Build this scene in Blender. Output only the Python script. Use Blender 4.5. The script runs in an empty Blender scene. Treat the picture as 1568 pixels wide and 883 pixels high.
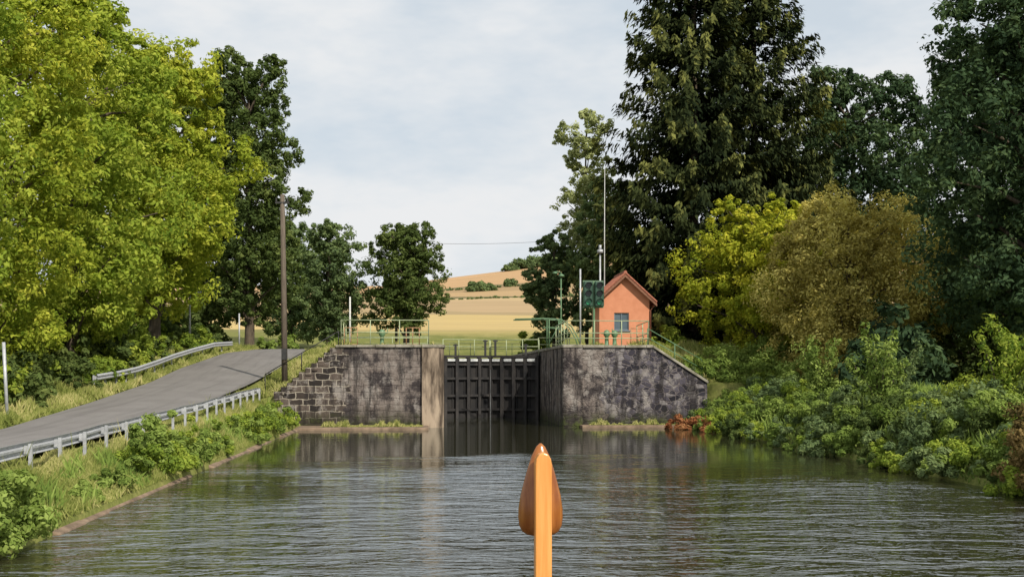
import bpy, math, numpy as np
from mathutils import Vector
R = np.random.default_rng(7)
sc = bpy.context.scene
# ------------------------------------------------------------------ helpers
def link(o):
    sc.collection.objects.link(o); return o
def smooth(x): 
    x=np.clip(x,0,1); return x*x*(3-2*x)
def mat(name):
    m=bpy.data.materials.new(name); m.use_nodes=True
    nt=m.node_tree; nt.nodes.clear()
    out=nt.nodes.new('ShaderNodeOutputMaterial')
    return m,nt,out
def N(nt,t,**k):
    n=nt.nodes.new(t)
    for a,b in k.items(): setattr(n,a,b)
    return n
def L(nt,a,b): nt.links.new(a,b)
def c4(c): return (c[0],c[1],c[2],1)
def ramp(nt,fac,stops,interp='LINEAR'):
    r=nt.nodes.new('ShaderNodeValToRGB'); r.color_ramp.interpolation=interp
    e=r.color_ramp.elements
    while len(e)<len(stops): e.new(0.5)
    for el,(p,c) in zip(e,stops):
        el.position=p; el.color=c4(c) if not isinstance(c,(int,float)) else (c,c,c,1)
    if fac is not None: L(nt,fac,r.inputs[0])
    return r.outputs[0]
def mixc(nt,f,a,b,mode='MIX'):
    m=nt.nodes.new('ShaderNodeMix'); m.data_type='RGBA'; m.blend_type=mode
    for s,v in ((m.inputs[0],f),(m.inputs[6],a),(m.inputs[7],b)):
        if isinstance(v,(int,float)): s.default_value=v
        elif isinstance(v,tuple): s.default_value=c4(v)
        else: L(nt,v,s)
    return m.outputs[2]
def noise(nt,vec,scale,detail=4,rough=.6,dist=0):
    n=N(nt,'ShaderNodeTexNoise'); n.inputs['Scale'].default_value=scale
    n.inputs['Detail'].default_value=detail; n.inputs['Roughness'].default_value=rough; n.inputs['Distortion'].default_value=dist
    if vec is not None: L(nt,vec,n.inputs['Vector'])
    return n.outputs['Fac']
def mapping(nt,scale=(1,1,1),src=None,rot=0):
    tc=N(nt,'ShaderNodeNewGeometry')
    mp=N(nt,'ShaderNodeMapping'); mp.inputs['Scale'].default_value=scale; mp.inputs['Rotation'].default_value=(0,0,rot)
    L(nt,src if src is not None else tc.outputs['Position'],mp.inputs['Vector'])
    return mp.outputs[0]
def maprange(nt,src,a,b,c,d):
    mr=N(nt,'ShaderNodeMapRange'); L(nt,src,mr.inputs[0])
    for i,v in zip((1,2,3,4),(a,b,c,d)): mr.inputs[i].default_value=v
    return mr.outputs[0]
def math_(nt,op,*a):
    m=N(nt,'ShaderNodeMath',operation=op)
    for i,v in enumerate(a):
        if isinstance(v,(int,float)): m.inputs[i].default_value=v
        else: L(nt,v,m.inputs[i])
    return m.outputs[0]
def simple(name,a,b,scale=3,rough=.7,bump=.2,metal=0,stops=(.35,.65),dist=.02,stretch=(1,1,1)):
    m,nt,out=mat(name); v=mapping(nt,stretch)
    f=noise(nt,v,scale,4)
    col=ramp(nt,f,[(stops[0],a),(stops[1],b)])
    p=N(nt,'ShaderNodeBsdfPrincipled'); L(nt,col,p.inputs['Base Color'])
    p.inputs['Roughness'].default_value=rough; p.inputs['Metallic'].default_value=metal
    if bump:
        bm=N(nt,'ShaderNodeBump'); bm.inputs['Strength'].default_value=bump; bm.inputs['Distance'].default_value=dist
        L(nt,noise(nt,v,scale*4,3),bm.inputs['Height']); L(nt,bm.outputs[0],p.inputs['Normal'])
    L(nt,p.outputs[0],out.inputs[0]); return m
def leafmat(name,cd,cm,cl,tr=.3,g=1.0):
    m,nt,out=mat(name)
    at=N(nt,'ShaderNodeAttribute'); at.attribute_name='rnd'
    cd,cm,cl=[tuple(min(.8,x*g) for x in c) for c in (cd,cm,cl)]
    col=ramp(nt,at.outputs['Fac'],[(0.1,cd),(.5,cm),(.9,cl)])
    d=N(nt,'ShaderNodeBsdfDiffuse'); t=N(nt,'ShaderNodeBsdfTranslucent')
    L(nt,col,d.inputs[0]); L(nt,mixc(nt,1.0,col,(1.0,1.0,.6),'MULTIPLY'),t.inputs[0])
    mx=N(nt,'ShaderNodeMixShader'); mx.inputs[0].default_value=tr
    L(nt,d.outputs[0],mx.inputs[1]); L(nt,t.outputs[0],mx.inputs[2])
    L(nt,mx.outputs[0],out.inputs[0]); return m

class B:
    def __init__(s): s.V=[];s.F=[];s.M=[]
    def add(s,V,F,m=0):
        o=len(s.V); s.V+= [tuple(v) for v in V]; s.F+=[tuple(i+o for i in f) for f in F]; s.M+=[m]*len(F)
    def box(s,x0,x1,y0,y1,z0,z1,m=0):
        V=[(x0,y0,z0),(x1,y0,z0),(x1,y1,z0),(x0,y1,z0),(x0,y0,z1),(x1,y0,z1),(x1,y1,z1),(x0,y1,z1)]
        s.add(V,[(3,2,1,0),(4,5,6,7),(0,1,5,4),(1,2,6,5),(2,3,7,6),(3,0,4,7)],m)
    def tube(s,pts,rad,n=8,m=0,cap=True):
        pts=[Vector(p) for p in pts]
        if not hasattr(rad,'__len__'): rad=[rad]*len(pts)
        V=[];F=[]
        for i,p in enumerate(pts):
            d=(pts[min(i+1,len(pts)-1)]-pts[max(i-1,0)]).normalized()
            a=Vector((0,0,1)) if abs(d.z)<.9 else Vector((1,0,0))
            u=d.cross(a).normalized(); w=d.cross(u)
            for k in range(n):
                t=2*math.pi*k/n
                V.append(p+(u*math.cos(t)+w*math.sin(t))*rad[i])
        for i in range(len(pts)-1):
            for k in range(n):
                F.append((i*n+k,i*n+(k+1)%n,(i+1)*n+(k+1)%n,(i+1)*n+k))
        if cap:
            F.append(tuple(range(n-1,-1,-1))); e=(len(pts)-1)*n; F.append(tuple(range(e,e+n)))
        s.add(V,F,m)
    def prism(s,poly,a0,a1,axis='y',m=0):
        n=len(poly)
        f={'y':lambda p,a:(p[0],a,p[1]),'z':lambda p,a:(p[0],p[1],a),'x':lambda p,a:(a,p[0],p[1])}[axis]
        V=[f(p,a0) for p in poly]+[f(p,a1) for p in poly]
        F=[tuple(range(n)),tuple(range(2*n-1,n-1,-1))]+[(i,i+n,(i+1)%n+n,(i+1)%n) for i in range(n)]
        s.add(V,F,m)
    def lathe(s,prof,c,n=16,sx=1,sy=1,m=0):
        V=[];F=[]
        for r,z in prof:
            for k in range(n):
                t=2*math.pi*k/n; V.append((c[0]+r*math.cos(t)*sx,c[1]+r*math.sin(t)*sy,c[2]+z))
        for i in range(len(prof)-1):
            for k in range(n): F.append((i*n+k,i*n+(k+1)%n,(i+1)*n+(k+1)%n,(i+1)*n+k))
        F.append(tuple(range(n-1,-1,-1))); e=(len(prof)-1)*n; F.append(tuple(range(e,e+n)))
        s.add(V,F,m)
    def obj(s,name,mats,smooth_=False,bevel=0,parent=None):
        me=bpy.data.meshes.new(name); me.from_pydata(s.V,[],s.F); 
        for m in (mats if isinstance(mats,list) else [mats]): me.materials.append(m)
        me.polygons.foreach_set('material_index',s.M)
        if smooth_: me.polygons.foreach_set('use_smooth',[True]*len(s.F))
        import bmesh
        bm=bmesh.new(); bm.from_mesh(me); bmesh.ops.recalc_face_normals(bm,faces=bm.faces); bm.to_mesh(me); bm.free()
        me.update(); o=link(bpy.data.objects.new(name,me))
        if bevel:
            b=o.modifiers.new('bev','BEVEL'); b.width=bevel; b.segments=2; b.limit_method='ANGLE'
        if parent: o.parent=parent
        return o
def empty(name,loc=(0,0,0)):
    o=link(bpy.data.objects.new(name,None)); return o

def nrm(a): return a/np.maximum(np.linalg.norm(a,axis=1,keepdims=True),1e-6)
def rdir(n): return nrm(R.normal(size=(n,3)))
def quads(C,Nn,a,b,T=None):
    n=len(C); Nn=nrm(Nn)
    if T is None: T=rdir(n)
    T=nrm(T-(T*Nn).sum(1,keepdims=True)*Nn); Bt=np.cross(Nn,T)
    a=np.asarray(a).reshape(-1,1)*np.ones((n,1)); b=np.asarray(b).reshape(-1,1)*np.ones((n,1))
    return np.stack([C-T*a,C+Bt*b-T*a*.1+Nn*b*.25,C+T*a,C-Bt*b-T*a*.1+Nn*b*.25],1)
def quadmesh(name,Q,rnd,leafm,trunk=None,trunkm=None,parent=None):
    V=Q.reshape(-1,3); I=np.arange(len(V)); mi=np.zeros(len(Q),int); rr=rnd
    if trunk is not None and trunk.V:
        tq=[f for f in trunk.F if len(f)==4]
        tv=np.array(trunk.V); ti=np.array(tq).reshape(-1)+len(V)
        V=np.vstack([V,tv]); I=np.concatenate([I,ti]); mi=np.concatenate([mi,np.ones(len(tq),int)]); rr=np.concatenate([rr,np.zeros(len(tq))])
    me=bpy.data.meshes.new(name); nf=len(I)//4
    me.vertices.add(len(V)); me.vertices.foreach_set('co',V.astype(np.float32).ravel())
    me.loops.add(len(I)); me.loops.foreach_set('vertex_index',I.astype(np.int32))
    me.polygons.add(nf); me.polygons.foreach_set('loop_start',(np.arange(nf)*4).astype(np.int32))
    me.materials.append(leafm)
    if trunkm: me.materials.append(trunkm)
    me.polygons.foreach_set('material_index',mi.astype(np.int32))
    at=me.attributes.new('rnd','FLOAT','FACE'); at.data.foreach_set('value',rr.astype(np.float32))
    me.update(calc_edges=True); me.validate()
    o=link(bpy.data.objects.new(name,me)); 
    if parent: o.parent=parent
    return o
def clump_leaves(cen,rad,per,leaf,asp=.5,flat=.8,crnd=None,out=1.0):
    K=len(cen); idx=np.repeat(np.arange(K),per); n=len(idx)
    d=rdir(n); r=rad[idx]*(R.uniform(0.15,1,n)**.5)*R.uniform(.85,1.12,n)
    P=cen[idx]+d*r[:,None]*np.array([1,1,flat])
    Nn=d*out+R.normal(size=(n,3))*.4+np.array([0,-.1,.4])
    if crnd is None: crnd=R.uniform(0,1,K)
    rr=np.clip(crnd[idx]*.6+R.uniform(0,1,n)*.4,0,1)
    a=leaf*R.uniform(.6,1.3,n)
    return quads(P,Nn,a,a*asp),rr
def tree(name,x,y,z0,top,cz0,r,nleaf,lm,lobes=22,leaf=.2,ry=None,trunkr=.35,lr=(.28,.45),sparse=1.0,cpl=26,taper=0.25,asp=.5):
    ry=ry or r; cz=(top+cz0)/2; rz=(top-cz0)/2
    h=(np.arange(lobes)+.5)/lobes*2-1; h=np.clip(h+R.uniform(-.06,.06,lobes),-.97,.97)*.88
    az=np.arange(lobes)*2.39996+R.uniform(-.5,.5,lobes)
    prof=np.sqrt(1-np.abs(h)**2.6)*(1-taper*(h+1)/2)
    f=R.uniform(.45,.8,lobes); f[::4]*=.3
    lrr=R.uniform(lr[0],lr[1],lobes)*r*(1-.35*np.clip(h,0,1))
    LC=np.stack([x+np.cos(az)*prof*f*r,y+np.sin(az)*prof*f*ry,cz+h*(rz-lrr*.3)],1)
    K=lobes*cpl; li=np.repeat(np.arange(lobes),cpl)
    d=rdir(K); d[:,2]=d[:,2]*.9+.1
    cc=LC[li]+d*(lrr[li]*R.uniform(.6,1.12,K))[:,None]
    cc[:,2]=np.maximum(cc[:,2],z0+.4)
    crad=lrr[li]*R.uniform(.16,.40,K)*sparse
    Q,rr=clump_leaves(cc,crad,max(4,int(nleaf/K)),leaf,asp=asp,crnd=np.clip(R.uniform(0,1,lobes)[li]*.4+R.uniform(0,1,K)*.6,0,1))
    t=B(); pts=[(x,y,z0-.3),(x+.1,y,z0+(cz-z0)*.35),(x-.1,y+.1,cz),(x,y,top-rz*.35)]
    t.tube(pts,[trunkr*1.25,trunkr,trunkr*.65,.05],8,cap=False)
    for i in range(0,lobes):
        s=Vector((x,y,max(z0+1,LC[i][2]-R.uniform(1,3.5)))); s.z=min(s.z,top-rz*.5)
        e=Vector(LC[i]); mid=(s+e)/2+Vector((0,0,.3))
        t.tube([s,mid,e],[trunkr*.4,trunkr*.25,.03],5,cap=False)
    return quadmesh(name,Q,rr,lm,t,BARK)
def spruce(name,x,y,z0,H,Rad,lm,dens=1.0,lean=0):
    Ps=[];Ts=[];rr=[];t=B()
    t.tube([(x,y,z0-.3),(x,y,z0+H*.5),(x,y,z0+H)],[.4,.22,.03],8,cap=False)
    h=1.2
    while h<H-.2:
        f=h/H; rad=Rad*((1-f)**.85)*(0.6+.4*min(1,f*5))
        nb=6
        for k in range(nb):
            az=R.uniform(0,2*math.pi); Lb=rad*R.uniform(.5,1.2); 
            dz0=R.uniform(-.30,-.08)*(1-f*.8); up=.2
            dirv=np.array([math.cos(az),math.sin(az),0]); side=np.array([-math.sin(az),math.cos(az),0])
            n=int(Lb*20*dens)+8
            tt=np.sqrt(R.uniform(0.005,1,n)); 
            cr=R.uniform(0,1)
            w=R.normal(size=n)*.42*(1.12-tt)*min(1.7,.5+Lb*.22)
            drop=-np.abs(R.normal(size=n))*.42*(.4+.6*tt)
            z=h+z0+Lb*(dz0*tt*2+up*tt*tt*1.5)+drop
            P=np.array([x,y,0])+dirv*(tt*Lb)[:,None]+side*w[:,None]; P[:,2]=z
            Tn=dirv*.6+side*np.sign(w)[:,None]*.35+np.array([0,0,-.65])+R.normal(size=(n,3))*.3
            Ps.append(P);Ts.append(Tn);rr.append(np.clip((cr*.6+.45*R.uniform(0,1,n))*(.1+1.0*tt**2),0,1))  # sunlit tips and dark crown interior painted into the needle tone
        h+=R.uniform(.22,.44)
    P=np.vstack(Ps);T=np.vstack(Ts);n=len(P);rr=np.concatenate(rr)
    outw=P-np.array([x,y,0]); outw[:,2]=3.0
    Nn=nrm(outw)+R.normal(size=(n,3))*.4
    a=R.uniform(.16,.33,n)
    return quadmesh(name,quads(P,Nn,a,a*.36,T),rr,lm,t,BARK)

# ------------------------------------------------------------------ materials
BARK=simple('bark',(.06,.045,.03),(.13,.10,.07),6,.9,.5,stretch=(1,1,.3))
LF_YEL=leafmat('leaf_yellow_green',(.075,.12,.016),(.172,.215,.030),(.295,.31,.055),.42,1.9)
LF_YELB=leafmat('leaf_golden_green',(.08,.12,.014),(.19,.222,.027),(.33,.325,.05),.42,1.9)
LF_YEL2=leafmat('leaf_fresh_green',(.06,.10,.018),(.14,.185,.028),(.255,.285,.05),.4,1.75)
LF_DK=leafmat('leaf_dark_green',(.03,.045,.015),(.06,.085,.025),(.11,.135,.04),.3,1.65)
LF_MID=leafmat('leaf_mid_green',(.04,.06,.028),(.075,.105,.042),(.125,.155,.06),.3,1.9)
LF_BLUE=leafmat('leaf_deep_green',(.018,.032,.017),(.036,.06,.028),(.07,.10,.042),.25,1.6)
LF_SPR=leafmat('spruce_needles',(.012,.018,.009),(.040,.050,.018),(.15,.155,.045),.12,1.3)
LF_AUT=leafmat('leaf_autumn_tan',(.10,.09,.022),(.26,.22,.065),(.44,.38,.12),.35,1.95)
LF_BRY=leafmat('leaf_bright_yellow',(.09,.13,.015),(.23,.25,.025),(.42,.39,.045),.42,1.65)
LF_BANK=leafmat('leaf_bank',(.05,.08,.018),(.115,.16,.035),(.21,.26,.07),.35,1.7)
LF_OLIVE=leafmat('leaf_olive',(.10,.115,.045),(.19,.21,.09),(.32,.34,.17),.35,1.9)
LF_RED=leafmat('leaf_red',(.12,.045,.02),(.25,.10,.045),(.33,.18,.08),.3,1.3)
LF_GRASS=leafmat('grass_blade',(.07,.09,.02),(.165,.18,.05),(.33,.30,.13),.3,1.45)
METAL_G=simple('galvanised_steel',(.36,.37,.39),(.50,.51,.53),8,.5,.05,metal=.25)
POLEW=simple('weathered_wood',(.08,.06,.045),(.15,.12,.09),5,.85,.4,stretch=(3,3,.3))
GREENP=simple('green_paint',(.08,.17,.08),(.14,.24,.13),6,.5,.05)
RAILP=simple('pale_green_rail_paint',(.26,.32,.18),(.40,.44,.27),6,.5,.05)
ORRAIL=simple('ochre_rail_paint',(.30,.16,.08),(.42,.24,.12),6,.5,.05)
BLACK=simple('black_steel',(.015,.015,.016),(.035,.034,.033),6,.6,.1)
GATE=simple('gate_steel',(.006,.006,.008),(.022,.019,.018),2,.75,.3,stretch=(1,1,.4))
GATEF=simple('gate_frame_steel',(.010,.010,.012),(.040,.035,.033),2.5,.7,.3,stretch=(1,1,.5))
PALE=simple('gap_daylight',(.40,.42,.43),(.70,.71,.71),4,.7,.1)  # pale colour paints in daylight showing through the gate's top gaps
TRICK=simple('trickling_water',(.16,.17,.18),(.3,.31,.32),4,.3,.1)
CONC=simple('concrete_cap',(.15,.14,.10),(.38,.35,.29),1.6,.9,.4)
CONCB=simple('bank_concrete',(.13,.09,.06),(.27,.19,.13),2.5,.9,.5)
SALMON=simple('salmon_render',(.54,.21,.11),(.65,.275,.155),2,.9,.25,stops=(.3,.7),dist=.01)
TILE=simple('terracotta_tile',(.24,.08,.05),(.40,.15,.09),8,.85,.4)
GLASS=simple('window_glass',(.05,.08,.10),(.10,.14,.17),1,.15,.0)
WHITEP=simple('white_paint',(.5,.5,.48),(.65,.65,.63),6,.6,.05)
ORANGE=simple('varnished_orange_wood',(.66,.25,.05),(.80,.36,.10),5,.3,.1,stretch=(9,9,.5),dist=.003)
ORANGED=simple('varnished_brown_wood',(.22,.065,.013),(.36,.13,.028),5,.25,.1,stretch=(6,6,.6),dist=.003)
HULL=simple('hull_paint',(.05,.09,.06),(.07,.12,.08),3,.4,.05)
def lampm(n,c):
    return simple(n,tuple(x*.8 for x in c),c,4,.2,0)
LENSD=lampm('dark_lens',(.01,.02,.015)); LENSG=lampm('green_lens',(.03,.30,.13))

def wallmat(name,kind):
    m,nt,out=mat(name); g=N(nt,'ShaderNodeNewGeometry')
    sx=N(nt,'ShaderNodeSeparateXYZ'); L(nt,g.outputs['Position'],sx.inputs[0])
    cb=N(nt,'ShaderNodeCombineXYZ'); 
    L(nt,math_(nt,'ADD',sx.outputs[0],sx.outputs[1]),cb.inputs[0]); L(nt,sx.outputs[2],cb.inputs[1])
    P=g.outputs['Position']
    nf=noise(nt,P,5,5,.75)
    nn=N(nt,'ShaderNodeTexNoise'); nn.inputs['Scale'].default_value=2.2; L(nt,P,nn.inputs['Vector'])
    sc_=N(nt,'ShaderNodeVectorMath',operation='SCALE'); sc_.inputs['Scale'].default_value=.25; L(nt,nn.outputs['Color'],sc_.inputs[0])
    wv=N(nt,'ShaderNodeVectorMath',operation='ADD'); L(nt,sc_.outputs[0],wv.inputs[0]); L(nt,cb.outputs[0],wv.inputs[1])
    if kind=='brick':
        bt=N(nt,'ShaderNodeTexBrick'); bt.inputs['Scale'].default_value=1
        L(nt,wv.outputs[0],bt.inputs['Vector'])
        bt.inputs['Brick Width'].default_value=.7; bt.inputs['Row Height'].default_value=.33
        bt.inputs['Mortar Size'].default_value=.035; bt.inputs['Mortar Smooth'].default_value=.5; bt.inputs['Bias'].default_value=-.2
        bt.inputs['Color1'].default_value=(.028,.023,.021,1); bt.inputs['Color2'].default_value=(.14,.11,.092,1)
        bt.inputs['Mortar'].default_value=(.32,.28,.23,1)
        stone=bt.outputs['Color']; hgt=bt.outputs['Fac']; x0,x1=-3.6,-5.8
    else:
        vo=N(nt,'ShaderNodeTexVoronoi',feature='DISTANCE_TO_EDGE'); vc=N(nt,'ShaderNodeTexVoronoi')
        mp=N(nt,'ShaderNodeMapping'); mp.inputs['Scale'].default_value=(2.6,3.8,1); L(nt,wv.outputs[0],mp.inputs[0])
        for q in (vo,vc): q.inputs['Scale'].default_value=1; L(nt,mp.outputs[0],q.inputs['Vector'])
        sp=N(nt,'ShaderNodeSeparateColor'); L(nt,vc.outputs['Color'],sp.inputs[0])
        st=ramp(nt,sp.outputs[0],[(0,(.018,.018,.024)),(.5,(.055,.05,.064)),(.8,(.11,.10,.12)),(1,(.25,.23,.23))])
        ed=ramp(nt,vo.outputs['Distance'],[(.02,1.0),(.08,0.0)])
        stone=mixc(nt,ed,st,(.15,.13,.13)); hgt=ed; x0,x1=8.9,10.0
    plaster=ramp(nt,nf,[(.3,(.12,.097,.085)),(.7,(.25,.215,.195))])
    big=noise(nt,mapping(nt,(1,1,.8)),.75,7,.72)
    plaster=mixc(nt,ramp(nt,big,[(.44,.92),(.53,.0)]),plaster,(.033,.028,.03))
    am=math_(nt,'ADD',maprange(nt,sx.outputs[0],x0,x1,-.05,1.05),maprange(nt,noise(nt,P,.9,6,.7),.3,.7,-.45,.5))
    msk=ramp(nt,am,[(.42,0.0),(.5,1.0)])
    col=mixc(nt,msk,plaster,stone)
    st2=noise(nt,mapping(nt,(1.0,1.0,.8)),1.0,7,.78)
    col=mixc(nt,ramp(nt,st2,[(.51,0.0),(.60,.65)]),col,(.34,.31,.285))
    st3=noise(nt,mapping(nt,(2.4,2.4,.35)),1.0,6,.75)
    col=mixc(nt,ramp(nt,st3,[(.50,0.0),(.60,.78)]),col,(.024,.021,.021))
    nb=math_(nt,'ADD',sx.outputs[2],math_(nt,'MULTIPLY',big,-2.4))
    col=mixc(nt,maprange(nt,nb,-1.2,-.1,.9,0),col,(.028,.026,.017))
    gm=math_(nt,'MULTIPLY',maprange(nt,sx.outputs[2],.05,.8,.8,0),ramp(nt,noise(nt,P,2,3),[(.45,0.0),(.6,1.0)]))
    col=mixc(nt,gm,col,(.07,.09,.02))
    p=N(nt,'ShaderNodeBsdfPrincipled'); L(nt,col,p.inputs['Base Color']); p.inputs['Roughness'].default_value=.95; p.inputs['Specular IOR Level'].default_value=.2
    bm=N(nt,'ShaderNodeBump'); bm.inputs['Strength'].default_value=.9; bm.inputs['Distance'].default_value=.06
    L(nt,mixc(nt,.5,hgt,nf),bm.inputs['Height']); bm.invert=True
    L(nt,bm.outputs[0],p.inputs['Normal']); L(nt,p.outputs[0],out.inputs[0]); return m
W_L=wallmat('masonry_left','brick'); W_R=wallmat('masonry_right','rubble')
PIER=simple('pier_stone',(.07,.05,.035),(.36,.28,.205),.9,.9,.5,stretch=(2,2,.5),dist=.04,stops=(.38,.58))
PIERD=simple('pier_dark',(.04,.035,.03),(.10,.085,.07),1.4,.9,.5,stretch=(2,2,.5),dist=.04)

def asphaltm():
    m,nt,out=mat('asphalt'); P=mapping(nt)
    c=ramp(nt,noise(nt,P,.5,5),[(.3,(.145,.132,.128)),(.7,(.20,.187,.18))])
    c=mixc(nt,ramp(nt,noise(nt,P,30,2),[(.4,.0),(.7,.4)]),c,(.27,.255,.245))
    c=mixc(nt,ramp(nt,noise(nt,mapping(nt,(2.0,.1,1)),1,3),[(.48,.0),(.66,.45)]),c,(.10,.092,.088))
    p=N(nt,'ShaderNodeBsdfPrincipled'); L(nt,c,p.inputs['Base Color']); p.inputs['Roughness'].default_value=.9
    L(nt,p.outputs[0],out.inputs[0]); return m
ASPH=asphaltm()
def groundm():
    m,nt,out=mat('ground_cover'); g=N(nt,'ShaderNodeNewGeometry'); P=g.outputs['Position']
    sx=N(nt,'ShaderNodeSeparateXYZ'); L(nt,P,sx.inputs[0])
    grass=ramp(nt,noise(nt,P,.6,5,.7),[(.3,(.08,.11,.02)),(.5,(.16,.18,.045)),(.7,(.30,.27,.10))])
    grass=mixc(nt,.45,grass,ramp(nt,noise(nt,P,7,3,.7),[(.3,(.05,.065,.015)),(.7,(.26,.25,.08))]))
    yy=math_(nt,'MULTIPLY_ADD',sx.outputs[0],.35,sx.outputs[1])
    y2=math_(nt,'MULTIPLY_ADD',noise(nt,P,.02,2),30,yy)
    mr=maprange(nt,y2,0,800,0,1)
    fld=ramp(nt,mr,[(0,(.14,.15,.04)),(.20,(.52,.39,.16)),(.36,(.33,.25,.13)),(.41,(.42,.30,.17)),(.50,(.50,.37,.20)),(.525,(.09,.09,.04)),(.54,(.43,.29,.15)),(.58,(.34,.23,.12)),(.625,(.12,.11,.05)),(.64,(.50,.31,.16)),(.9,(.42,.27,.12))],'CONSTANT')
    st=noise(nt,mapping(nt,(.02,.25,.1)),1.0,4,.7)
    fld=mixc(nt,ramp(nt,st,[(.35,.0),(.65,.6)]),fld,(.30,.22,.12))
    col=mixc(nt,maprange(nt,sx.outputs[1],140,160,0,1),grass,fld)
    p=N(nt,'ShaderNodeBsdfPrincipled'); L(nt,col,p.inputs['Base Color']); p.inputs['Roughness'].default_value=1
    p.inputs['Specular IOR Level'].default_value=.1
    L(nt,p.outputs[0],out.inputs[0]); return m
GROUND=groundm()
def waterm():
    # murky body + sky/tree reflection weighted by the Fresnel of the mean water surface, wavelets bend the mirror
    m,nt,out=mat('canal_water')
    d=N(nt,'ShaderNodeBsdfDiffuse'); d.inputs[0].default_value=(.030,.029,.014,1)
    gl=N(nt,'ShaderNodeBsdfGlossy'); gl.inputs['Roughness'].default_value=.025; gl.inputs[0].default_value=(.93,.97,1,1)
    fr=N(nt,'ShaderNodeFresnel'); fr.inputs[0].default_value=1.5
    a=noise(nt,mapping(nt,(.55,1.35,1),rot=.12),1.0,4,.6,.6); b=noise(nt,mapping(nt,(1.9,4.2,1),rot=-.2),1.0,3,.55,.4)
    hgt=math_(nt,'MULTIPLY_ADD',b,.32,a)
    sx=N(nt,'ShaderNodeSeparateXYZ'); g=N(nt,'ShaderNodeNewGeometry'); L(nt,g.outputs['Position'],sx.inputs[0])
    pn0=noise(nt,mapping(nt,(.09,.20,1)),1,4,.6)
    yv=math_(nt,'MULTIPLY_ADD',pn0,-46,sx.outputs[1])
    f=N(nt,'ShaderNodeMapRange'); f.interpolation_type='SMOOTHSTEP'; L(nt,yv,f.inputs[0])
    for i,v in zip((1,2,3,4),(-6,17,1,.03)): f.inputs[i].default_value=v
    bm=N(nt,'ShaderNodeBump'); bm.inputs['Distance'].default_value=.24
    L(nt,f.outputs[0],bm.inputs['Strength']); L(nt,hgt,bm.inputs['Height'])
    L(nt,bm.outputs[0],gl.inputs['Normal'])
    mx=N(nt,'ShaderNodeMixShader'); L(nt,fr.outputs[0],mx.inputs[0]); L(nt,d.outputs[0],mx.inputs[1]); L(nt,gl.outputs[0],mx.inputs[2])
    L(nt,mx.outputs[0],out.inputs[0]); return m
WATER=waterm()

# ------------------------------------------------------------------ terrain
RV=[-80,10,24,37,50,60,63,70,80,90,110,140,1500]
RZ=[.6,.65,.75,.95,1.5,2.1,2.3,3.0,4.15,4.6,4.7,4.8,4.8]
RL=[-12.6,-12.8,-13,-13.7,-14.6,-15,-15.1,-15.2,-14.2,-13.6,-13.5,-13.5,-13.5]
RRt=[-9.7,-9.7,-9.7,-9.7,-9.7,-9.6,-9.6,-9.3,-8.8,-8.7,-8.9,-9,-9]
def roadz(v): return np.interp(v,RV,RZ)
def railg(v): return np.interp(v,[-80,24,38,60,70],[.5,.55,.8,1.35,2.2])
FV=[100,118,135,150,300,400,600,760,1500]; FZ=[4.6,4.8,6.3,8.3,18.6,29.5,56,58,20]
def H(u,v):
    u=np.asarray(u,float); v=np.asarray(v,float)
    rz=roadz(v); 
    def ip(u,xs,zs):
        o=np.full(u.shape,0.0)+zs[0]
        for i in range(len(xs)-1):
            t=np.clip((u-xs[i])/(xs[i+1]-xs[i]),0,1); o=np.where(u>xs[i],zs[i]*(1-t)+zs[i+1]*t,o)
        return o
    z_=np.zeros_like(v)
    left0=ip(u,[-60,-19,-9.7,-9.0,-7.6,-6.75,-6.5],[rz+2,rz+.1,rz-.06,railg(v),.5+z_,.14+z_,-1.5+z_])
    mid0=z_-1.5
    right0=ip(u,[13.3,14.1,16,20,30,80],[-1.5+z_,.2+z_,1.2+z_,1.9+z_,2.4+z_,4+z_])
    near=np.where(u<0,left0,np.where(u>13.3,right0,mid0))
    s=smooth((v-60)/7)
    lf=ip(u,[-60,-19,-9.7,-9.0,-8.1,-4.8],[rz+2,rz+.1,rz-.06,railg(v),1.65+z_,4.2+z_])
    lb=ip(u,[-60,-19,-9.7,-8.6,-4.8],[rz+2,rz+.1,rz-.06,rz+.02,4.22+z_])
    left1=lf*(1-s)+lb*s
    rf=ip(u,[11.76,14.7,20,30,80],[4.2+z_,2.2+z_,2.2+z_,2.6+z_,4+z_])
    s2=smooth((v-60)/9); right1=rf*(1-s2)+(4.3+z_)*s2
    far=np.where(u<-4.8,left1,np.where(u>11.76,right1,4.22+z_))
    cham=(u>.5)&(u<7.35)&(v<112.2)
    far=np.where(cham,-1.5,far)
    z=np.where(v<60.5,near,far)
    hz=np.interp(v,FV,FZ)+.13*np.clip(u-35,-60,160)*smooth((v-300)/300)
    k=smooth((v-108)/22); z=z*(1-k)+hz*k*(np.where(cham,0,1))+np.where(cham,z*k,0)
    return z
us=np.unique(np.concatenate([[-900,-600,-400,-250,-160,-110,-80,-60,-50,-42,-36,-32],np.arange(-30,36,.75),[-19,-9.7,-9,-8.1,-7.6,-6.75,-6.5,-4.8,.3,.6,7.2,7.5,11.76,13.3,14.1,14.7,16],[38,42,48,56,66,80,110,160,250,400,600,900]]))
vs=np.unique(np.concatenate([[-80,-40,-10,0],np.arange(5,60,1.25),[60.3,60.7],np.arange(61,135,1.25),[112,112.5],np.arange(138,300,8),np.arange(300,780,15),[850,1000,1300,1600]]))
U,Vv=np.meshgrid(us,vs); Z=H(U,Vv)
Z=Z+np.where((U<-16)|((U>14.2)&(Vv<140)),(np.sin(U*1.3+Vv*.4)+np.sin(Vv*1.1-U*.6))*.06,0)
nu=len(us);nv=len(vs)
i,j=np.meshgrid(np.arange(nu-1),np.arange(nv-1)); a=(j*nu+i).ravel()
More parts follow.
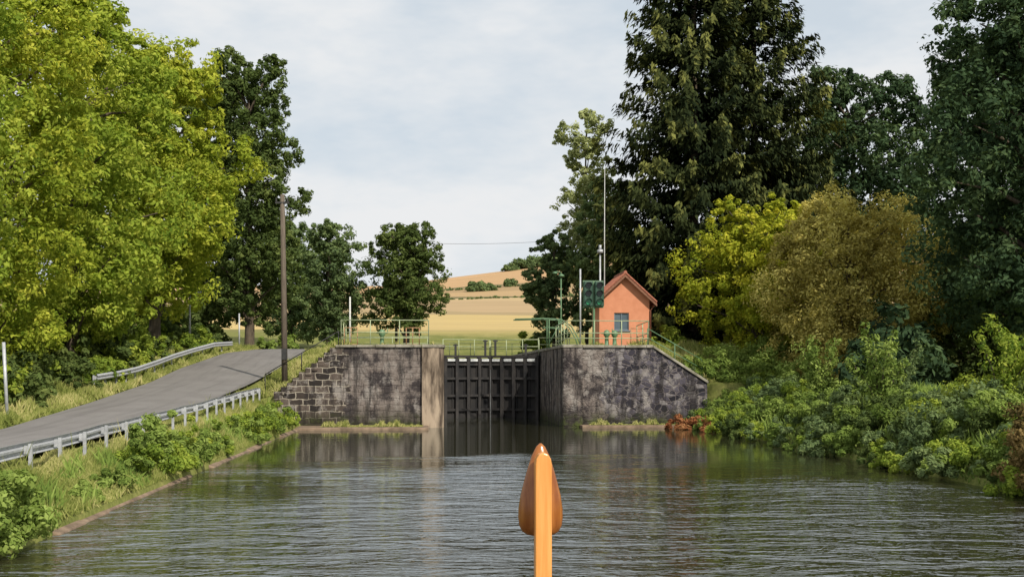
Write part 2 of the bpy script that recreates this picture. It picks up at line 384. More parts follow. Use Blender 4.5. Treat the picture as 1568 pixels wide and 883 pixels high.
me=bpy.data.meshes.new('ground'); me.from_pydata(np.stack([U,Vv,Z],-1).reshape(-1,3).tolist(),[],np.stack([a,a+1,a+1+nu,a+nu],1).tolist())
me.materials.append(GROUND); me.polygons.foreach_set('use_smooth',[True]*len(me.polygons)); link(bpy.data.objects.new('ground',me))
b=B(); b.add([(-6.7,-60,0),(14.6,-60,0),(14.6,60.4,0),(-6.7,60.4,0)],[(0,1,2,3)]); b.add([(.5,60.4,0),(7.3,60.4,0),(7.3,111,0),(.5,111,0)],[(0,1,2,3)])
b.obj('canal_water',WATER)
b=B(); rv=np.concatenate([np.arange(-40,60,3),np.arange(60,112,1.5),[115,120,128]])
V=[];F=[]
for k,v in enumerate(rv):
    l=np.interp(v,RV,RL); r=np.interp(v,RV,RRt); z=roadz(v)
    for q in range(5):
        t=q/4; V.append((l*(1-t)+r*t,v,z+.10+.05*math.sin(math.pi*t)))
for k in range(len(rv)-1):
    for q in range(4): F.append((k*5+q,k*5+q+1,k*5+6+q,k*5+5+q))
b.add(V,F); b.obj('asphalt_road',ASPH,True)

# ------------------------------------------------------------------ lock
lock=empty('canal_lock')
def rounded(u0,u1,v0,v1,r,side):
    if side=='r':
        return [(u0,v0)]+[(u1-r+r*math.sin(t),v0+r-r*math.cos(t)) for t in np.linspace(0,math.pi/2,8)]+[(u1,v1),(u0,v1)]
    return [(u1,v0),(u1,v1),(u0,v1)]+[(u0+r-r*math.cos(t),v0+r-r*math.sin(t)) for t in np.linspace(math.pi/2,0,8)][::-1]
b=B(); b.prism(rounded(-.45,.72,59.9,112.4,.75,'r'),-1.6,4.22,'z'); b.obj('left_pier',PIER,parent=lock,bevel=.02)
b=B(); b.prism(rounded(7.0,8.05,59.95,112.4,.12,'l'),-1.6,4.22,'z'); b.obj('right_pier',[W_R],parent=lock)
b=B(); b.prism([(-.452,-1.5),(-.452,4.22),(-4.9,4.22),(-8.1,1.7),(-8.1,-1.5)],60.1,61.0); b.obj('left_wing_wall',W_L,parent=lock)
b=B(); b.prism([(8.052,-1.5),(8.052,4.22),(11.8,4.22),(14.8,2.3),(14.8,-1.5)],60.1,61.0); b.obj('right_wing_wall',W_R,parent=lock)
b=B(); n=10
for k in range(n):
    x0=-4.92-(3.2)*k/n; z=4.22-(2.52)*(k+1)/n
    b.box(x0-3.2/n+.012-R.uniform(0,.06),x0,60.06+R.uniform(-.06,.03),61.02,z-.22,z+.20+R.uniform(-.05,.05))
b.obj('left_stepped_coping',W_L,parent=lock,bevel=.03)
b=B(); x=-4.95
while x<-.6:
    w=min(R.uniform(.9,1.3),-.45-x); b.box(x,x+w-.015,60.0+R.uniform(-.03,.02),61.1,4.224,4.36+R.uniform(-.015,.02)); x+=w
b.prism([(p[0]+(.05 if p[0]>.5 else 0),p[1]) for p in rounded(-.44,.74,59.84,112,.76,'r')],4.224,4.38,'z')
b.prism(rounded(6.96,8.04,59.9,112,.15,'l'),4.224,4.38,'z')
x=8.06
while x<11.7:
    w=min(R.uniform(.9,1.3),11.85-x); b.box(x,x+w-.015,60.0+R.uniform(-.03,.02),61.1,4.224,4.36+R.uniform(-.015,.02)); x+=w
b.prism([(11.86,4.22),(11.86,4.36),(14.85,2.46),(14.85,2.30)],60.0,61.1)
b.obj('coping',CONC,parent=lock,bevel=.02)
b=B(); b.box(-6.9,-.1,57.4,60.08,-.6,.13); b.box(7.9,13.6,58.9,60.08,-.6,.14); b.obj('footing_ledges',CONCB,parent=lock,bevel=.04)
b=B(); b.box(.75,6.98,111,112,-1.5,4.2); b.obj('upper_head_wall',PIERD,parent=lock)
def leaf(b,x0,y0,x1,y1):
    d=Vector((x1-x0,y1-y0,0)); Ln=d.length; d.normalize(); nn=Vector((d.y,-d.x,0)); nn = nn if nn.y<0 else -nn
    def bx(a0,a1,t0,t1,z0,z1,m=0):
        P=[Vector((x0,y0,0))+d*a+nn*t for a,t in ((a0,t0),(a1,t0),(a1,t1),(a0,t1))]
        V=[(p.x,p.y,z0) for p in P]+[(p.x,p.y,z1) for p in P]
        b.add(V,[(3,2,1,0),(4,5,6,7),(0,1,5,4),(1,2,6,5),(2,3,7,6),(3,0,4,7)],m)
    bx(0,Ln,0,.06,-1,3.55)
    for k in range(4):
        w=(Ln-.2)/4; bx(w*k+.25,w*(k+1)-.05,.27,.31,3.62,3.78,1)  # bright strips standing in for see-through gaps below the walkway
    for k in range(5):
        a=(Ln-.2)*k/4; bx(a,a+.2,.062,.30,-1,3.86,2)
    for k in range(8):
        a=Ln*(k+.5)/8; bx(a,a+.05,.062,.13,.3,3.5)
    for z in (.45,1.35,2.45,3.35): bx(0.01,Ln-.01,.064,.24,z,z+.15,2 if z>.5 else 0)
    bx(-.02,Ln+.02,-.35,.33,3.87,4.0,2)
b=B(); leaf(b,.74,72.3,3.86,73.9); leaf(b,6.98,72.3,3.90,73.9); b.obj('lock_gate_leaves',[GATE,PALE,GATEF],parent=lock)
b=B()
for x,y,z in ((3.84,73.2,3.1),):
    b.tube([(x,y-.2,z),(x+.01,y-.28,z*.6),(x+.0,y-.33,z*.3),(x,y-.34,-.02)],[.008,.014,.02,.022],5)
b.obj('gate_leak_trickle',TRICK,parent=lock)
b=B()
for x,h in ((3.55,1.0),(4.2,1.0),(1.6,.7),(6.1,.7)):
    y=72.3+ (1.6 - abs(x-3.87)*.5)
    b.box(x-.07,x+.07,y-.07,y+.07,4.0,4.02+h); b.box(x-.16,x+.16,y-.05,y+.05,4.02+h-.12,4.02+h-.04)
b.obj('paddle_gear',BLACK,parent=lock,bevel=.01)

def railing(name,runs,m,h=1.25,r=.026,gap=1.2,mids=(.55,),post=.03):
    b=B()
    for pts in runs:
        pts=[Vector(p) for p in pts]
        for q in [1.0]+list(mids): b.tube([p+Vector((0,0,h*q)) for p in pts],r,6)
        for p,q in zip(pts[:-1],pts[1:]):
            n=max(1,round((q-p).length/gap))
            for k in range(n+1):
                s=p.lerp(q,k/n); b.tube([s-Vector((0,0,.05)),s+Vector((0,0,h))],post,6)
    return b.obj(name,m,True)
railing('quay_railing',[[(-4.7,60.5,4.37),(-.1,60.5,4.37)],[(-.1,60.5,4.37),(-.1,66,4.3)],[(-4.7,60.5,4.37),(-4.7,64,4.25)]],RAILP,1.3,gap=1.5,mids=(.5,.28))
railing('quay_railing',[[(7.3,60.5,4.37),(11.7,60.5,4.37)],[(7.3,60.5,4.37),(7.3,66,4.3)],[(11.7,60.5,4.37),(11.7,64,4.25)]],RAILP,1.3,gap=1.5,mids=(.5,.28))
railing('slope_handrail',[[(11.8,61.3,4.2),(14.8,61.3,2.5)]],GREENP,1.1,gap=1.6)
railing('slope_handrail',[[(-4.9,61.3,4.2),(-8.9,62.2,1.9)]],BLACK,.9,gap=2.0,mids=())
railing('gate_walkway_railing',[[(.8,72.75,4.02),(3.86,74.25,4.02)],[(3.9,74.25,4.02),(6.95,72.75,4.02)]],RAILP,1.0,gap=1.05)
railing('chamber_railing',[[(-.2,78,4.3),(-5.0,79,4.3)],[(7.6,80,4.3),(12,80,4.3)],[(-2,100,4.4),(9,100,4.4)]],RAILP,1.05,gap=2.0)
railing('ochre_railing',[[(-4.6,61.4,4.3),(-3.9,61.4,4.3)],[(-1.3,61.4,4.3),(-.6,61.4,4.3)],[(10.9,61.4,4.3),(11.6,61.4,4.3)]],ORRAIL,1.0,gap=.35,mids=(.1,))
b=B()
for y in (66,67.2):
    pts=[(4.9,y,6.0),(6.6,y,6.05),(7.6,y,6.0),(8.2,y,5.6),(8.6,y,4.9),(8.8,y,4.3)]
    b.tube(pts,.04,6); b.tube([(p[0],p[1],p[2]-.5) for p in pts[1:4]],.03,6)
    b.tube([(7.6,y,6.0),(7.6,y,4.3)],.035,6); b.tube([(6.9,y,6.0),(6.9,y,4.3)],.035,6)
b.tube([(6.6,66,6.05),(6.6,67.2,6.05)],.04,6)
b.tube([(6.9,66,4.6),(7.6,66,5.9)],.03,6)
b.obj('swing_footbridge_rail',GREENP,True)
def winch(name,x,y,z=4.25,m=GREENP):
    b=B(); b.lathe([(.22,0),(.22,.08),(.12,.12),(.10,.6),(.17,.66),(.17,.86),(.10,.95),(.03,.98)],(x,y,z),14)
    b.tube([(x-.3,y-.02,z+.78),(x+.3,y-.02,z+.78)],.03,6); b.tube([(x+.3,y-.02,z+.78),(x+.3,y-.02,z+1.05)],.025,6)
    b.obj(name,m,True)
winch('lock_winch',-2.6,61.6); winch('lock_winch',9.6,61.6); winch('lock_winch',10.1,62)

# ------------------------------------------------------------------ hut
hut=empty('lock_keeper_hut')
x0,x1,y0,y1,z0,ze,za=10.15,13.2,68,71,4.2,7.35,8.75; xm=(x0+x1)/2
b=B(); wx0,wx1,wz0,wz1=11.05,11.95,5.45,6.5
b.box(x0,wx0,y0,y0+.22,z0,ze); b.box(wx1,x1,y0,y0+.22,z0,ze); b.box(wx0,wx1,y0,y0+.22,z0,wz0); b.box(wx0,wx1,y0,y0+.22,wz1,ze)
b.prism([(x0,ze),(x1,ze),(xm,za)],y0,y0+.22); b.box(x0,x0+.22,y0+.22,y1,z0,ze); b.box(x1-.22,x1,y0+.22,y1,z0,ze)
b.box(x0+.22,x1-.22,y1-.22,y1,z0,ze); b.prism([(x0,ze),(x1,ze),(xm,za)],y1-.22,y1)
b.obj('walls',SALMON,parent=hut)
b=B(); b.box(x0-.04,x1+.04,y0-.04,y1+.04,z0,z0+.35); b.obj('plinth',CONC,parent=hut)
b=B(); sl=(za-ze)/(xm-x0)
for sgn in (-1,1):
    e=.38; xe=xm+sgn*(xm-x0+e); zz=ze-sl*e
    b.prism([(xm,za+.03),(xm,za+.14),(xe,zz+.14),(xe,zz+.03)],y0-.35,y1+.35)
    n=15
    for k in range(n):
        yy=y0-.33+(y1-y0+.66)*k/(n-1)
        b.tube([(xm,yy,za+.14),(xe,yy,zz+.14)],.07,6)
b.tube([(xm,y0-.37,za+.18),(xm,y1+.37,za+.18)],.10,8)
b.obj('tiled_roof',TILE,parent=hut)
b=B()
for sgn in (-1,1):
    e=.40; xe=xm+sgn*(xm-x0+e); zz=ze-sl*e
    b.prism([(xm,za-.12),(xm,za+.02),(xe,zz+.02),(xe,zz-.12)],y0-.37,y0-.32)
b.obj('bargeboard',simple('brown_wood',(.16,.07,.04),(.25,.12,.07),5,.8),parent=hut)
b=B(); b.box(wx0,wx1,y0+.12,y0+.14,wz0,wz1); b.obj('window_glass',GLASS,parent=hut)
b=B(); 
for a in (wx0,(wx0+wx1)/2-.025,wx1-.06): b.box(a,a+.06,y0+.06,y0+.118,wz0,wz1)
b.box(wx0+.06,wx1-.06,y0+.07,y0+.117,wz0,wz0+.07); b.box(wx0+.06,wx1-.06,y0+.07,y0+.117,wz1-.07,wz1); b.box(wx0-.08,wx1+.08,y0-.07,y0+.1,wz0-.08,wz0-.003)
b.obj('window_frame',simple('blue_grey_paint',(.10,.14,.17),(.15,.19,.23),4,.6),parent=hut)
b=B(); b.tube([(x1+.36,y0-.3,ze-.35),(x1+.36,y1+.3,ze-.35)],.06,8); b.tube([(x1+.3,y0-.2,ze-.38),(x1+.06,y0-.06,ze-.7),(x1+.06,y0-.06,z0)],.045,8); b.obj('gutter_downpipe',TILE,True,parent=hut)
# ------------------------------------------------------------------ posts
def pole(name,pts,rad,m,extra=None):
    b=B(); b.tube(pts,rad,10)
    if extra: extra(b)
    return b.obj(name,m,True)
pole('radio_antenna_mast',[(11.0,71.5,4.2),(11.0,71.5,11),(11.02,71.5,15.8)],[.045,.03,.016],WHITEP)
def cam_(b): b.box(10.35,10.65,69.8,70.2,10.3,10.5); b.tube([(10.5,70,10.5),(10.5,70,10.8)],.09,8)
pole('camera_mast',[(10.5,70,4.2),(10.5,70,10.4)],[.07,.05],METAL_G,cam_)
pole('signpost_pole',[(8.6,65,4.2),(8.6,65,8.85)],[.05,.05],METAL_G)
def lampx(b): b.tube([(7.6,66,8.5),(7.6,66,8.72),(7.3,66,8.8)],.03,6); b.lathe([(.02,.16),(.16,.08),(.18,0),(.1,-.03)],(7.62,66,8.5),12); b.lathe([(.02,.14),(.14,.08),(.16,0)],(7.25,66,8.65),12)
pole('green_lamp_post',[(7.6,66,4.2),(7.6,66,8.5)],[.05,.035],GREENP,lampx)
sig=empty('lock_traffic_light')
b=B(); b.tube([(8.95,62,4.2),(8.95,62,6.5)],.07,10); b.box(8.35,9.5,62.05,62.1,6.45,7.95); b.obj('post_and_backboard',GREENP,parent=sig,bevel=.01)
b=B()
for cx in (8.62,9.24): b.box(cx-.25,cx+.25,61.78,62.045,6.52,7.9)
b.obj('signal_heads',simple('signal_green_black',(.015,.05,.03),(.03,.08,.05),6,.5),parent=sig,bevel=.05)
b=B()
for cx in (8.62,9.24):
    for cz,mi in ((7.65,1),(7.21,1),(6.76,0)):
        b.tube([(cx,61.77,cz),(cx,61.74,cz)],.15,16,m=(2 if (mi==0) else 1))
        for k in range(8):
            t=math.pi*k/8; t2=math.pi*(k+1)/8
            p=[(cx+.18*math.cos(t),61.775,cz+.18*math.sin(t)),(cx+.18*math.cos(t2),61.775,cz+.18*math.sin(t2)),(cx+.18*math.cos(t2),61.5,cz+.18*math.sin(t2)),(cx+.18*math.cos(t),61.5,cz+.18*math.sin(t))]
            b.add(p,[(0,1,2,3)],0)
b.obj('lenses_and_hoods',[BLACK,LENSD,LENSG],parent=sig)
e=empty('utility_pole')
b=B(); b.tube([(-7.85,62.2,1.7),(-7.9,62.2,7),(-7.98,62.2,12.5)],[.17,.15,.12],12); b.obj('shaft',POLEW,True,parent=e)
b=B(); b.box(-8.35,-7.6,62.08,62.14,12.0,12.1); b.tube([(-8.3,62.1,12.1),(-8.3,62.1,12.3)],.05,8); b.tube([(-7.7,62.1,12.1),(-7.7,62.1,12.3)],.05,8); b.box(-8.0,-7.72,62.0,62.06,3.6,4.2); b.obj('crossarm_insulators',BLACK,parent=e)
pole('street_lamp',[(-17.0,82,4),(-17.0,82,8.2),(-16.9,82,8.5),(-16.2,82,8.6)],[.08,.06,.05,.05],METAL_G)
pole('marker_post',[(-7.0,100,4.4),(-7.0,100,9.5)],[.09,.07],WHITEP)
pole('marker_post',[(-15.2,92,4.4),(-15.2,92,7.6)],[.06,.06],METAL_G)
pole('road_sign_post',[(-15.3,42.5,.9),(-15.45,42.5,4.0)],[.06,.06],METAL_G)
def upole(x,y,z,h):
    e=empty('utility_pole'); b=B(); b.tube([(x,y,z),(x,y,z+h)],[.16,.12],8); b.box(x-.6,x+.6,y-.05,y+.05,z+h-.5,z+h-.4); b.obj('shaft_crossarm',POLEW,parent=e)
upole(-3.6,121,4.8,12.3); upole(17.5,118,4.8,12.6)
b=B(); P=[(-3.6+21.1*t,121-3*t,16.7+.35*t-1.2*4*t*(1-t)*.35) for t in np.linspace(0,1,24)]; b.tube(P,.016,5); b.obj('overhead_wire',BLACK,True)

# ------------------------------------------------------------------ guard rails
def guardrail(name,path,hoff=.0,gap=2.0,side=1):
    e=empty(name); prof=[(0,-.155),(.02,-.15),(.07,-.10),(.07,-.06),(.0,-.02),(.0,.02),(.07,.06),(.07,.10),(.02,.15),(0,.155)]
    P=[Vector(p) for p in path]; V=[];F=[];n=len(prof)
    for i,p in enumerate(P):
        d=(P[min(i+1,len(P)-1)]-P[max(i-1,0)]); nn=Vector((d.y,-d.x,0)).normalized()*side
        for q in prof: V.append(p+nn*q[0]*-1+Vector((0,0,.52+q[1])))
    for i in range(len(P)-1):
        for k in range(n-1): F.append((i*n+k,i*n+k+1,(i+1)*n+k+1,(i+1)*n+k))
    b=B(); b.add(V,F); o=b.obj('w_beam',METAL_G,parent=e); s=o.modifiers.new('s','SOLIDIFY'); s.thickness=.008
    b=B()
    for p,q in zip(P[:-1],P[1:]):
        m=max(1,round((q-p).length/gap))
        for k in range(m):
            s=p.lerp(q,k/m); b.box(s.x+.09*side,s.x+.17*side,s.y-.03,s.y+.03,s.z-.4,s.z+.64); b.box(s.x+.0*side,s.x+.088*side,s.y-.05,s.y+.05,s.z+.42,s.z+.6)
    b.obj('posts',METAL_G,parent=e)
guardrail('guard_rail',[(-9.0+R.uniform(-.02,.02),v,float(railg(v))+.10+R.uniform(-.02,.02)) for v in np.arange(-10,60.5,2)]+[(-8.95,61,1.40)],side=1)
lp=[(-16.6,58),(-16.3,61),(-16.1,64),(-16.0,68),(-15.9,72),(-15.5,76),(-14.9,80),(-14.4,84)]
guardrail('guard_rail',[(x,y,float(roadz(y))+.15) for x,y in lp],side=-1)
b=B(); y=-40
while y<57.3:
    w=min(R.uniform(1.2,3.2),57.35-y); o=R.uniform(-.12,.06)
    b.prism([(-6.95+o,-.6),(-6.5+o,-.6),(-6.6+o+R.uniform(-.05,.03),.03),(-6.9+o,.15+R.uniform(-.05,.03))],y,y+w-.03); y+=w
b.obj('canal_bank_edging',CONCB,bevel=.03)

# ------------------------------------------------------------------ boat bow
boat=empty('canal_boat_bow')
cx,cy=.49,4.97
b=B(); b.prism([(cx-.036,1.2),(cx+.036,1.2),(cx+.036,2.50),(cx+.032,2.525),(cx+.020,2.545),(cx,2.553),(cx-.020,2.545),(cx-.032,2.525),(cx-.036,2.50)],cy-.06,cy+.02)
b.obj('stem_post',ORANGE,parent=boat,bevel=.006)
b=B(); prof=[(.004,.41),(.020,.395),(.040,.355),(.058,.30),(.075,.24),(.090,.18),(.099,.12),(.1,.08),(.096,.045),(.082,.018),(.06,.003),(.02,-.004)]
b.lathe(prof,(cx,cy+.085,2.175),32,1,.6); b.obj('teardrop_finial',ORANGED,True,parent=boat)
b=B(); ang=math.radians(4.2)
secs=[(-5.5,1.6,1.1),(-3,1.6,1.1),(-1.5,1.25,1.15),(-.5,.6,1.2),(-.05,.12,1.25),(.12,.02,1.28)]
V=[];F=[]
for s,w,zt in secs:
    for sx_,z in ((-w,zt),(-w*.9,.5),(-w*.55,-.3),(w*.55,-.3),(w*.9,.5),(w,zt)):
        X=sx_*math.cos(ang)+s*math.sin(ang); Y=-sx_*math.sin(ang)+s*math.cos(ang); V.append((cx+X,cy+Y,z))
for i in range(len(secs)-1):
    for k in range(6): F.append((i*6+k,i*6+(k+1)%6,(i+1)*6+(k+1)%6,(i+1)*6+k))
b.add(V,F); b.obj('hull',HULL,parent=boat)

# ------------------------------------------------------------------ trees
gz=lambda x,y: float(H(np.array([x]),np.array([y]))[0])
def T(name,x,y,top,cz0,r,n,lm,**k): return tree(name,x,y,gz(x,y),top,cz0,r,n,lm,**k)
T('roadside_tree',-22.5,47,25,.9,7,95000,LF_YEL,lobes=60,leaf=.125,lr=(.2,.36))
T('roadside_tree',-21.8,57,26,1.4,7.0,95000,LF_YELB,lobes=60,leaf=.135,lr=(.2,.36))
T('roadside_tree',-20.8,68,26.5,3.2,7.3,85000,LF_YEL,lobes=54,leaf=.155,lr=(.22,.38))
T('roadside_tree',-19.0,80,26,6.5,7.6,85000,LF_YELB,lobes=50,leaf=.165,taper=.35,lr=(.22,.4))
T('poplar_tree',-15.2,97,31,5.5,5.2,60000,LF_DK,lobes=44,leaf=.17,lr=(.3,.45),taper=.3)
T('roadside_tree',-20,101,31,5,6,26000,LF_DK,lobes=30,leaf=.24)
T('maple_tree',-10.6,121,19,5.6,4.9,36000,LF_MID,lobes=24,leaf=.17,cpl=30)
T('maple_tree',-15.5,128,21,6,5,18000,LF_MID,lobes=18,leaf=.24)
T('oak_tree',-2.5,116,18.4,7.0,4.6,42000,LF_DK,lobes=28,leaf=.155,trunkr=.3,cpl=30)
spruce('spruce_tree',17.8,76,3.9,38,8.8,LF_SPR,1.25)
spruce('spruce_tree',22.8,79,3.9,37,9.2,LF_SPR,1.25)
T('birch_tree',12.8,93,25.5,9,3.2,24000,LF_OLIVE,lobes=20,leaf=.14,trunkr=.14,lr=(.3,.5))
T('alder_tree',13.6,87,18.5,5,3.5,24000,LF_MID,lobes=20,leaf=.17)
T('alder_tree',17.5,90,15,4.5,4.5,24000,LF_DK,lobes=20,leaf=.18)
T('alder_tree',10.0,92,14.4,5,3.0,20000,LF_MID,lobes=16,leaf=.16,trunkr=.18)
T('alder_tree',33.5,88,28,5,7.2,50000,LF_BLUE,lobes=36,leaf=.2)
T('alder_tree',42.5,84,29,4,7.5,46000,LF_BLUE,lobes=36,leaf=.2)
T('alder_tree',28,92,22,4,5,24000,LF_BLUE,lobes=24,leaf=.22)
T('dark_oak_tree',27.5,50,24,3.2,6.3,80000,LF_BLUE,lobes=48,leaf=.14,lr=(.22,.4))
T('autumn_shrub_tree',22.9,61,12.8,1.6,6.4,85000,LF_AUT,lobes=44,leaf=.095,trunkr=.2,taper=.3,sparse=1.3,lr=(.2,.36))
T('golden_shrub_tree',19.6,67.5,13.6,3.6,4.9,48000,LF_BRY,lobes=32,leaf=.115,trunkr=.15,lr=(.22,.4))
T('dark_hazel_tree',29.5,60,11,1.5,5,26000,LF_DK,lobes=22,leaf=.16,trunkr=.2)
# ------------------------------------------------------------------ shrubs
def shrubs(name,spec,lm,leaf=.08,per=90,cl=14):
    cs=[];rs=[];cr=[]
    for x,y,r,h in spec:
        g=max(gz(x,y),.05); k=int(cl*max(.6,r)); d=rdir(k); d[:,2]=np.abs(d[:,2])
        s=R.uniform(.5,1,k)[:,None]
        c=np.array([x,y,g])+d*s*np.array([r,r,h*.88]); cs.append(c); rs.append(R.uniform(.16,.34,k)*min(r,h*.9+.2)); cr.append(np.clip(R.uniform(0,1)*.5+R.uniform(0,.5,k),0,1))
    Q,rr=clump_leaves(np.vstack(cs),np.concatenate(rs),per,leaf,crnd=np.concatenate(cr))
    return quadmesh(name,Q,rr,lm)
sp=[(-7.15+R.uniform(-.45,.25),v+R.uniform(-.4,.4),R.uniform(.4,1.0),R.uniform(.5,1.6)) for v in list(np.arange(29.0,39.5,.6))+list(np.arange(43,58,.85))]
shrubs('bank_shrubs',sp[::2],LF_BANK,.065,120,18); shrubs('bank_shrubs',sp[1::2],LF_YEL2,.06,120,18)
shrubs('bank_shrubs',[(-6.95,18.7,.85,1.5),(-7.3,17.4,.95,1.6),(-7.2,19.9,.6,1.1),(-7.1,24.0,.35,.4),(-7.1,26.0,.5,.6),(-7.6,33,.6,1.6)],LF_BANK,.055,200,30)
sp=[];
for v in np.arange(20,61,.55):
    sp.append((14.3+R.uniform(-.7,.5),v,R.uniform(.4,1.1),R.uniform(.4,1.2)))
    sp.append((15.6+R.uniform(-.5,.6),v+R.uniform(-.4,.4),R.uniform(.6,1.2),R.uniform(.5,1.4)))
    if R.uniform()<.7: sp.append((17.5+R.uniform(-.9,1.5),v,R.uniform(.8,1.5),R.uniform(.8,1.7)))
R.shuffle(sp); n3=len(sp)//4
shrubs('bramble_thicket',sp[:n3],LF_BANK,.065,125,16)
shrubs('bramble_thicket',sp[n3:2*n3],LF_MID,.065,125,16)
shrubs('bramble_thicket',sp[2*n3:3*n3],LF_DK,.065,125,16)
shrubs('bramble_thicket',sp[3*n3:],LF_YEL2,.06,125,16)
shrubs('riverside_shrub',[(15.3,61.5,1.2,1.6),(16.5,63,1.6,2.0),(14.6,63.5,.9,1.0),(17.8,61,1.6,2.3),(18.8,57,1.6,2.0),(19,64,1.6,2.2)],LF_BANK,.09,130,22)
shrubs('red_dogwood',[(12.9,58.0,.8,.8),(13.5,57.3,.8,.75),(13.9,56.3,.7,.6),(13.6,55.0,.5,.45)],LF_RED,.08,130,18)
shrubs('dark_red_shrub',[(14.2,25.5,1.1,1.7),(15.2,27,1.2,1.9),(14.5,24,1.1,1.6)],leafmat('leaf_bronze',(.05,.045,.02),(.11,.08,.03),(.20,.14,.06),.3,1.4),.055,160,26)
def sapling(name,x,y,h,r,lm):
    g=gz(x,y); cs=[];t=B()
    for s in range(9):
        az=R.uniform(0,6.28); tipx=x+math.cos(az)*r*R.uniform(.3,1); tipy=y+math.sin(az)*r*R.uniform(.3,1); hh=h*R.uniform(.55,1)
        t.tube([(x,y,g-.1),((x*1.4+tipx*.6)/2,(y*1.4+tipy*.6)/2,g+hh*.5),(tipx,tipy,g+hh)],[.03,.02,.008],5,cap=False)
        for q in np.linspace(.15,1,14):
            cs.append((x+(tipx-x)*q**1.3+R.normal()*.1,y+(tipy-y)*q**1.3,g+hh*q))
    Q,rr=clump_leaves(np.array(cs),R.uniform(.12,.34,len(cs)),28,.08,asp=.42,flat=1.0); return quadmesh(name,Q,rr,lm,t,BARK)
sapling('elder_sapling',16.2,40,3.4,1.2,LF_BANK); sapling('elder_sapling',17.6,42,2.6,1.0,LF_MID)
sapling('elder_sapling',18.6,36,3.0,1.2,LF_YEL2); sapling('elder_sapling',20.5,38,3.2,1.3,LF_YEL2); sapling('elder_sapling',17.2,49,3.0,1.2,LF_BANK)
sp=[(R.uniform(-20.5,-16.8),v,R.uniform(.9,1.7),R.uniform(1.2,3.0)) for v in np.arange(44,96,.9)]
shrubs('roadside_undergrowth',sp[::2],LF_YEL2,.12,100,14); shrubs('roadside_undergrowth',sp[1::2],LF_DK,.12,100,14)
sp=[(R.uniform(-28,-19),v,R.uniform(1.5,2.5),R.uniform(2,5.0)) for v in np.arange(44,110,2.2)]
shrubs('woodland_understorey',sp,LF_DK,.22,50,14)
sp=[(R.uniform(20,45),v,R.uniform(1.5,3),R.uniform(2,5.0)) for v in np.arange(45,100,1.3)]
shrubs('woodland_understorey',sp,LF_BLUE,.2,60,14)
shrubs('lockside_bush',[(8.2,96,1.3,2.6),(9.5,97,1.3,3.0),(6.8,104,1.2,1.8),(3.2,106,1.2,1.0),(12,75,1.0,1.5),(14.5,70,1.2,2)],LF_YEL2,.13,120,16)
shrubs('lockside_bush',[(-12.5,100,1.5,2),(-9,110,1.6,1.6),(-5,112,1.6,1.4),(-13,92,1.0,1.5)],LF_BANK,.15,110,14)
sp=[(u,395+u*.05+R.uniform(-2,2),R.uniform(1.0,2.0),R.uniform(.5,1.5)) for u in np.arange(-60,110,3.2)]
shrubs('distant_hedge',sp,LF_MID,.4,20,8)
sp=[(u,470-u*.12+R.uniform(-2,2),R.uniform(1,2.2),R.uniform(.6,1.5)) for u in np.arange(-60,140,4)]
shrubs('distant_hedge',sp,LF_MID,.4,20,8)
shrubs('distant_tree_clump',[(17,450,3,4.5),(20,450,3.5,5),(23,450,3,4),(33,470,3,4),(42,596,5,4),(47,600,7,6),(54,600,7,7),(60,600,7,6),(68,600,7,7)],LF_MID,.6,40,14)
# ------------------------------------------------------------------ grass
def grass(name,n,xr,yr,h,lm,w=.02,keep=None,tall=0):
    x=R.uniform(*xr,n); y=R.uniform(*yr,n)
    if keep is not None: k=keep(x,y); x=x[k];y=y[k]
    n=len(x); z=H(x,y); hh=h*R.uniform(.4,1.4,n)*(0.5+1.0*np.clip(np.sin(x*2.1+y*.7)*np.sin(y*.9+1)+.5*np.sin(x*5+y*2.3)+.4,0,1.3))
    if tall: hh=np.where(R.uniform(0,1,n)<tall,hh*2.2,hh)
    C=np.stack([x,y,z+hh*.45],1); Tt=np.stack([R.normal(size=n)*.4,R.normal(size=n)*.4,np.ones(n)],1)
    Nn=np.stack([R.normal(size=n)*.6,-np.ones(n),np.full(n,.5)],1)
    pr=np.clip(.5+.5*np.sin(x*1.7+y*.5)*np.sin(y*.6),0,1)
    return quadmesh(name,quads(C,Nn,hh*.5,np.full(n,w),Tt),np.clip(pr*.5+R.uniform(0,.5,n),0,1),lm)
grass('bank_grass',65000,(-9.5,-6.75),(15,60),.20,LF_GRASS,.013,tall=.02)
grass('bank_weeds',8000,(-8.4,-6.8),(15,60),.38,LF_BANK,.022,lambda x,y:np.sin(y*1.3+x)*np.sin(y*.47+x*2)>.15)
grass('verge_grass',45000,(-19,-13),(32,98),.30,LF_GRASS,.03,lambda x,y:(x<np.interp(y,RV,RL)-.1))
grass('embankment_grass',26000,(-9.2,-4.8),(61.1,84),.35,LF_GRASS,.03,lambda x,y:(x>np.interp(y,RV,RRt)+.15))
grass('embankment_grass',22000,(11.9,19),(61.1,80),.35,LF_GRASS,.03)
grass('bank_grass',22000,(14.0,21),(26,60),.35,LF_BANK,.03)
def strip(name,n,xf,yr,zf,h0,h1,keep=None,w=.02):
    x=R.uniform(*xf,n)
    if keep is not None: x=x[keep(x)]
    n=len(x); hh=R.uniform(h0,h1,n)*np.clip(.35+.5*np.sin(x*2.3)+.4*np.sin(x*7+1)+.3*np.sin(x*17),.12,1.2)
    quadmesh(name,quads(np.stack([x,R.uniform(*yr,n),zf(x)+hh*.4],1),np.stack([R.normal(size=n)*.5,-np.ones(n),np.full(n,.3)],1),hh*.5,np.full(n,w),np.stack([R.normal(size=n)*.5,R.normal(size=n)*.4,np.ones(n)],1)),R.uniform(.1,1,n),LF_GRASS)
strip('ledge_grass',3000,(-5.6,-.4),(58.2,60),lambda x:.13+0*x,.1,.4)
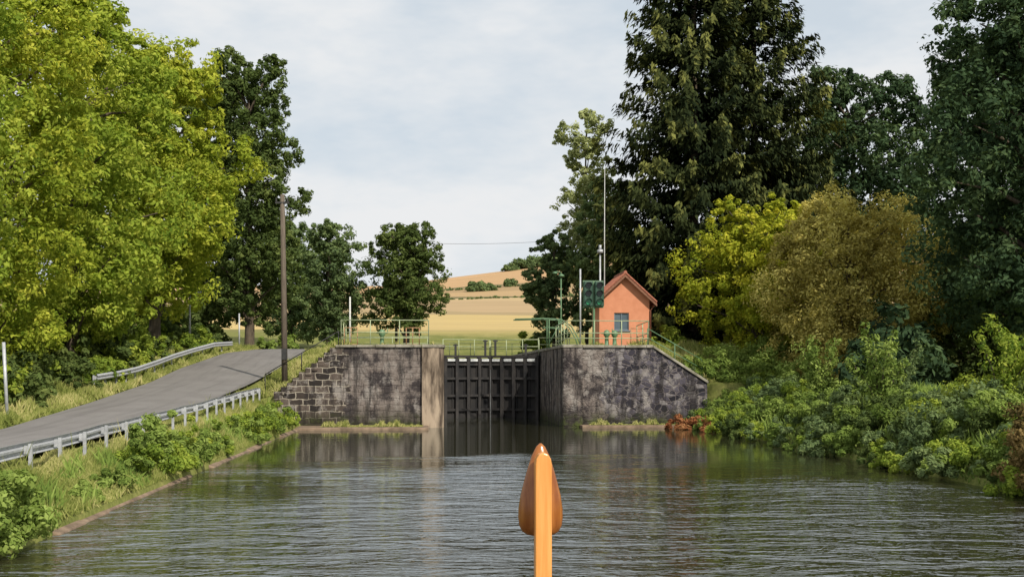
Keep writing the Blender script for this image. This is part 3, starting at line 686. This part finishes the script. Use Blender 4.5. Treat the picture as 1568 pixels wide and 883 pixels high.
strip('ledge_grass',1500,(8.4,13.4),(59.3,60),lambda x:.14+0*x,.1,.4)
strip('coping_grass',1500,(-8.0,-4.9),(60.4,61.3),lambda x:4.3+(x+4.9)*(2.55/3.2),.2,.6,w=.025)
strip('coping_grass',1800,(-4.8,11.7),(60.9,61.3),lambda x:4.36+0*x,.08,.3,lambda x:(x<.4)|(x>7.3))

# ------------------------------------------------------------------ world, sun, camera
el=math.radians(41); az=math.radians(152)
sd=Vector((math.sin(az)*math.cos(el),math.cos(az)*math.cos(el),math.sin(el)))
sun=bpy.data.lights.new('sun','SUN'); sun.energy=4.4; sun.angle=math.radians(1.0); sun.color=(1,.93,.80)
so=link(bpy.data.objects.new('sun',sun)); so.rotation_euler=sd.to_track_quat('Z','Y').to_euler(); so.location=(60,-60,80)
w=bpy.data.worlds.new('World'); sc.world=w; w.use_nodes=True; nt=w.node_tree; nt.nodes.clear()
o=N(nt,'ShaderNodeOutputWorld'); bg=N(nt,'ShaderNodeBackground'); bg.inputs[1].default_value=.1
sky=N(nt,'ShaderNodeTexSky'); sky.sky_type='NISHITA'; sky.sun_disc=False; sky.sun_elevation=el; sky.sun_rotation=az; sky.air_density=1; sky.dust_density=2
tc=N(nt,'ShaderNodeTexCoord'); mp=N(nt,'ShaderNodeMapping'); mp.inputs['Scale'].default_value=(1,1,2.6); L(nt,tc.outputs['Generated'],mp.inputs[0])
cn=noise(nt,mp.outputs[0],3.8,5,.6)
cf=ramp(nt,cn,[(.34,.84),(.55,.99)])
cc=ramp(nt,cn,[(.36,(6.9,7.6,8.2)),(.6,(8.4,8.5,8.6))])
L(nt,mixc(nt,cf,sky.outputs[0],cc),bg.inputs[0]); L(nt,bg.outputs[0],o.inputs[0])
cam=bpy.data.cameras.new('camera'); co=link(bpy.data.objects.new('camera',cam)); co.location=(0,0,2.9)
co.rotation_euler=(math.radians(90),0,math.radians(-4.1)); cam.lens=40; cam.sensor_width=36; cam.shift_y=.082; cam.clip_end=4000; cam.clip_start=.1
sc.camera=co
sc.view_settings.view_transform='Standard'; sc.view_settings.look='None'; sc.view_settings.exposure=0
print('faces',sum(len(m.polygons) for m in bpy.data.meshes))
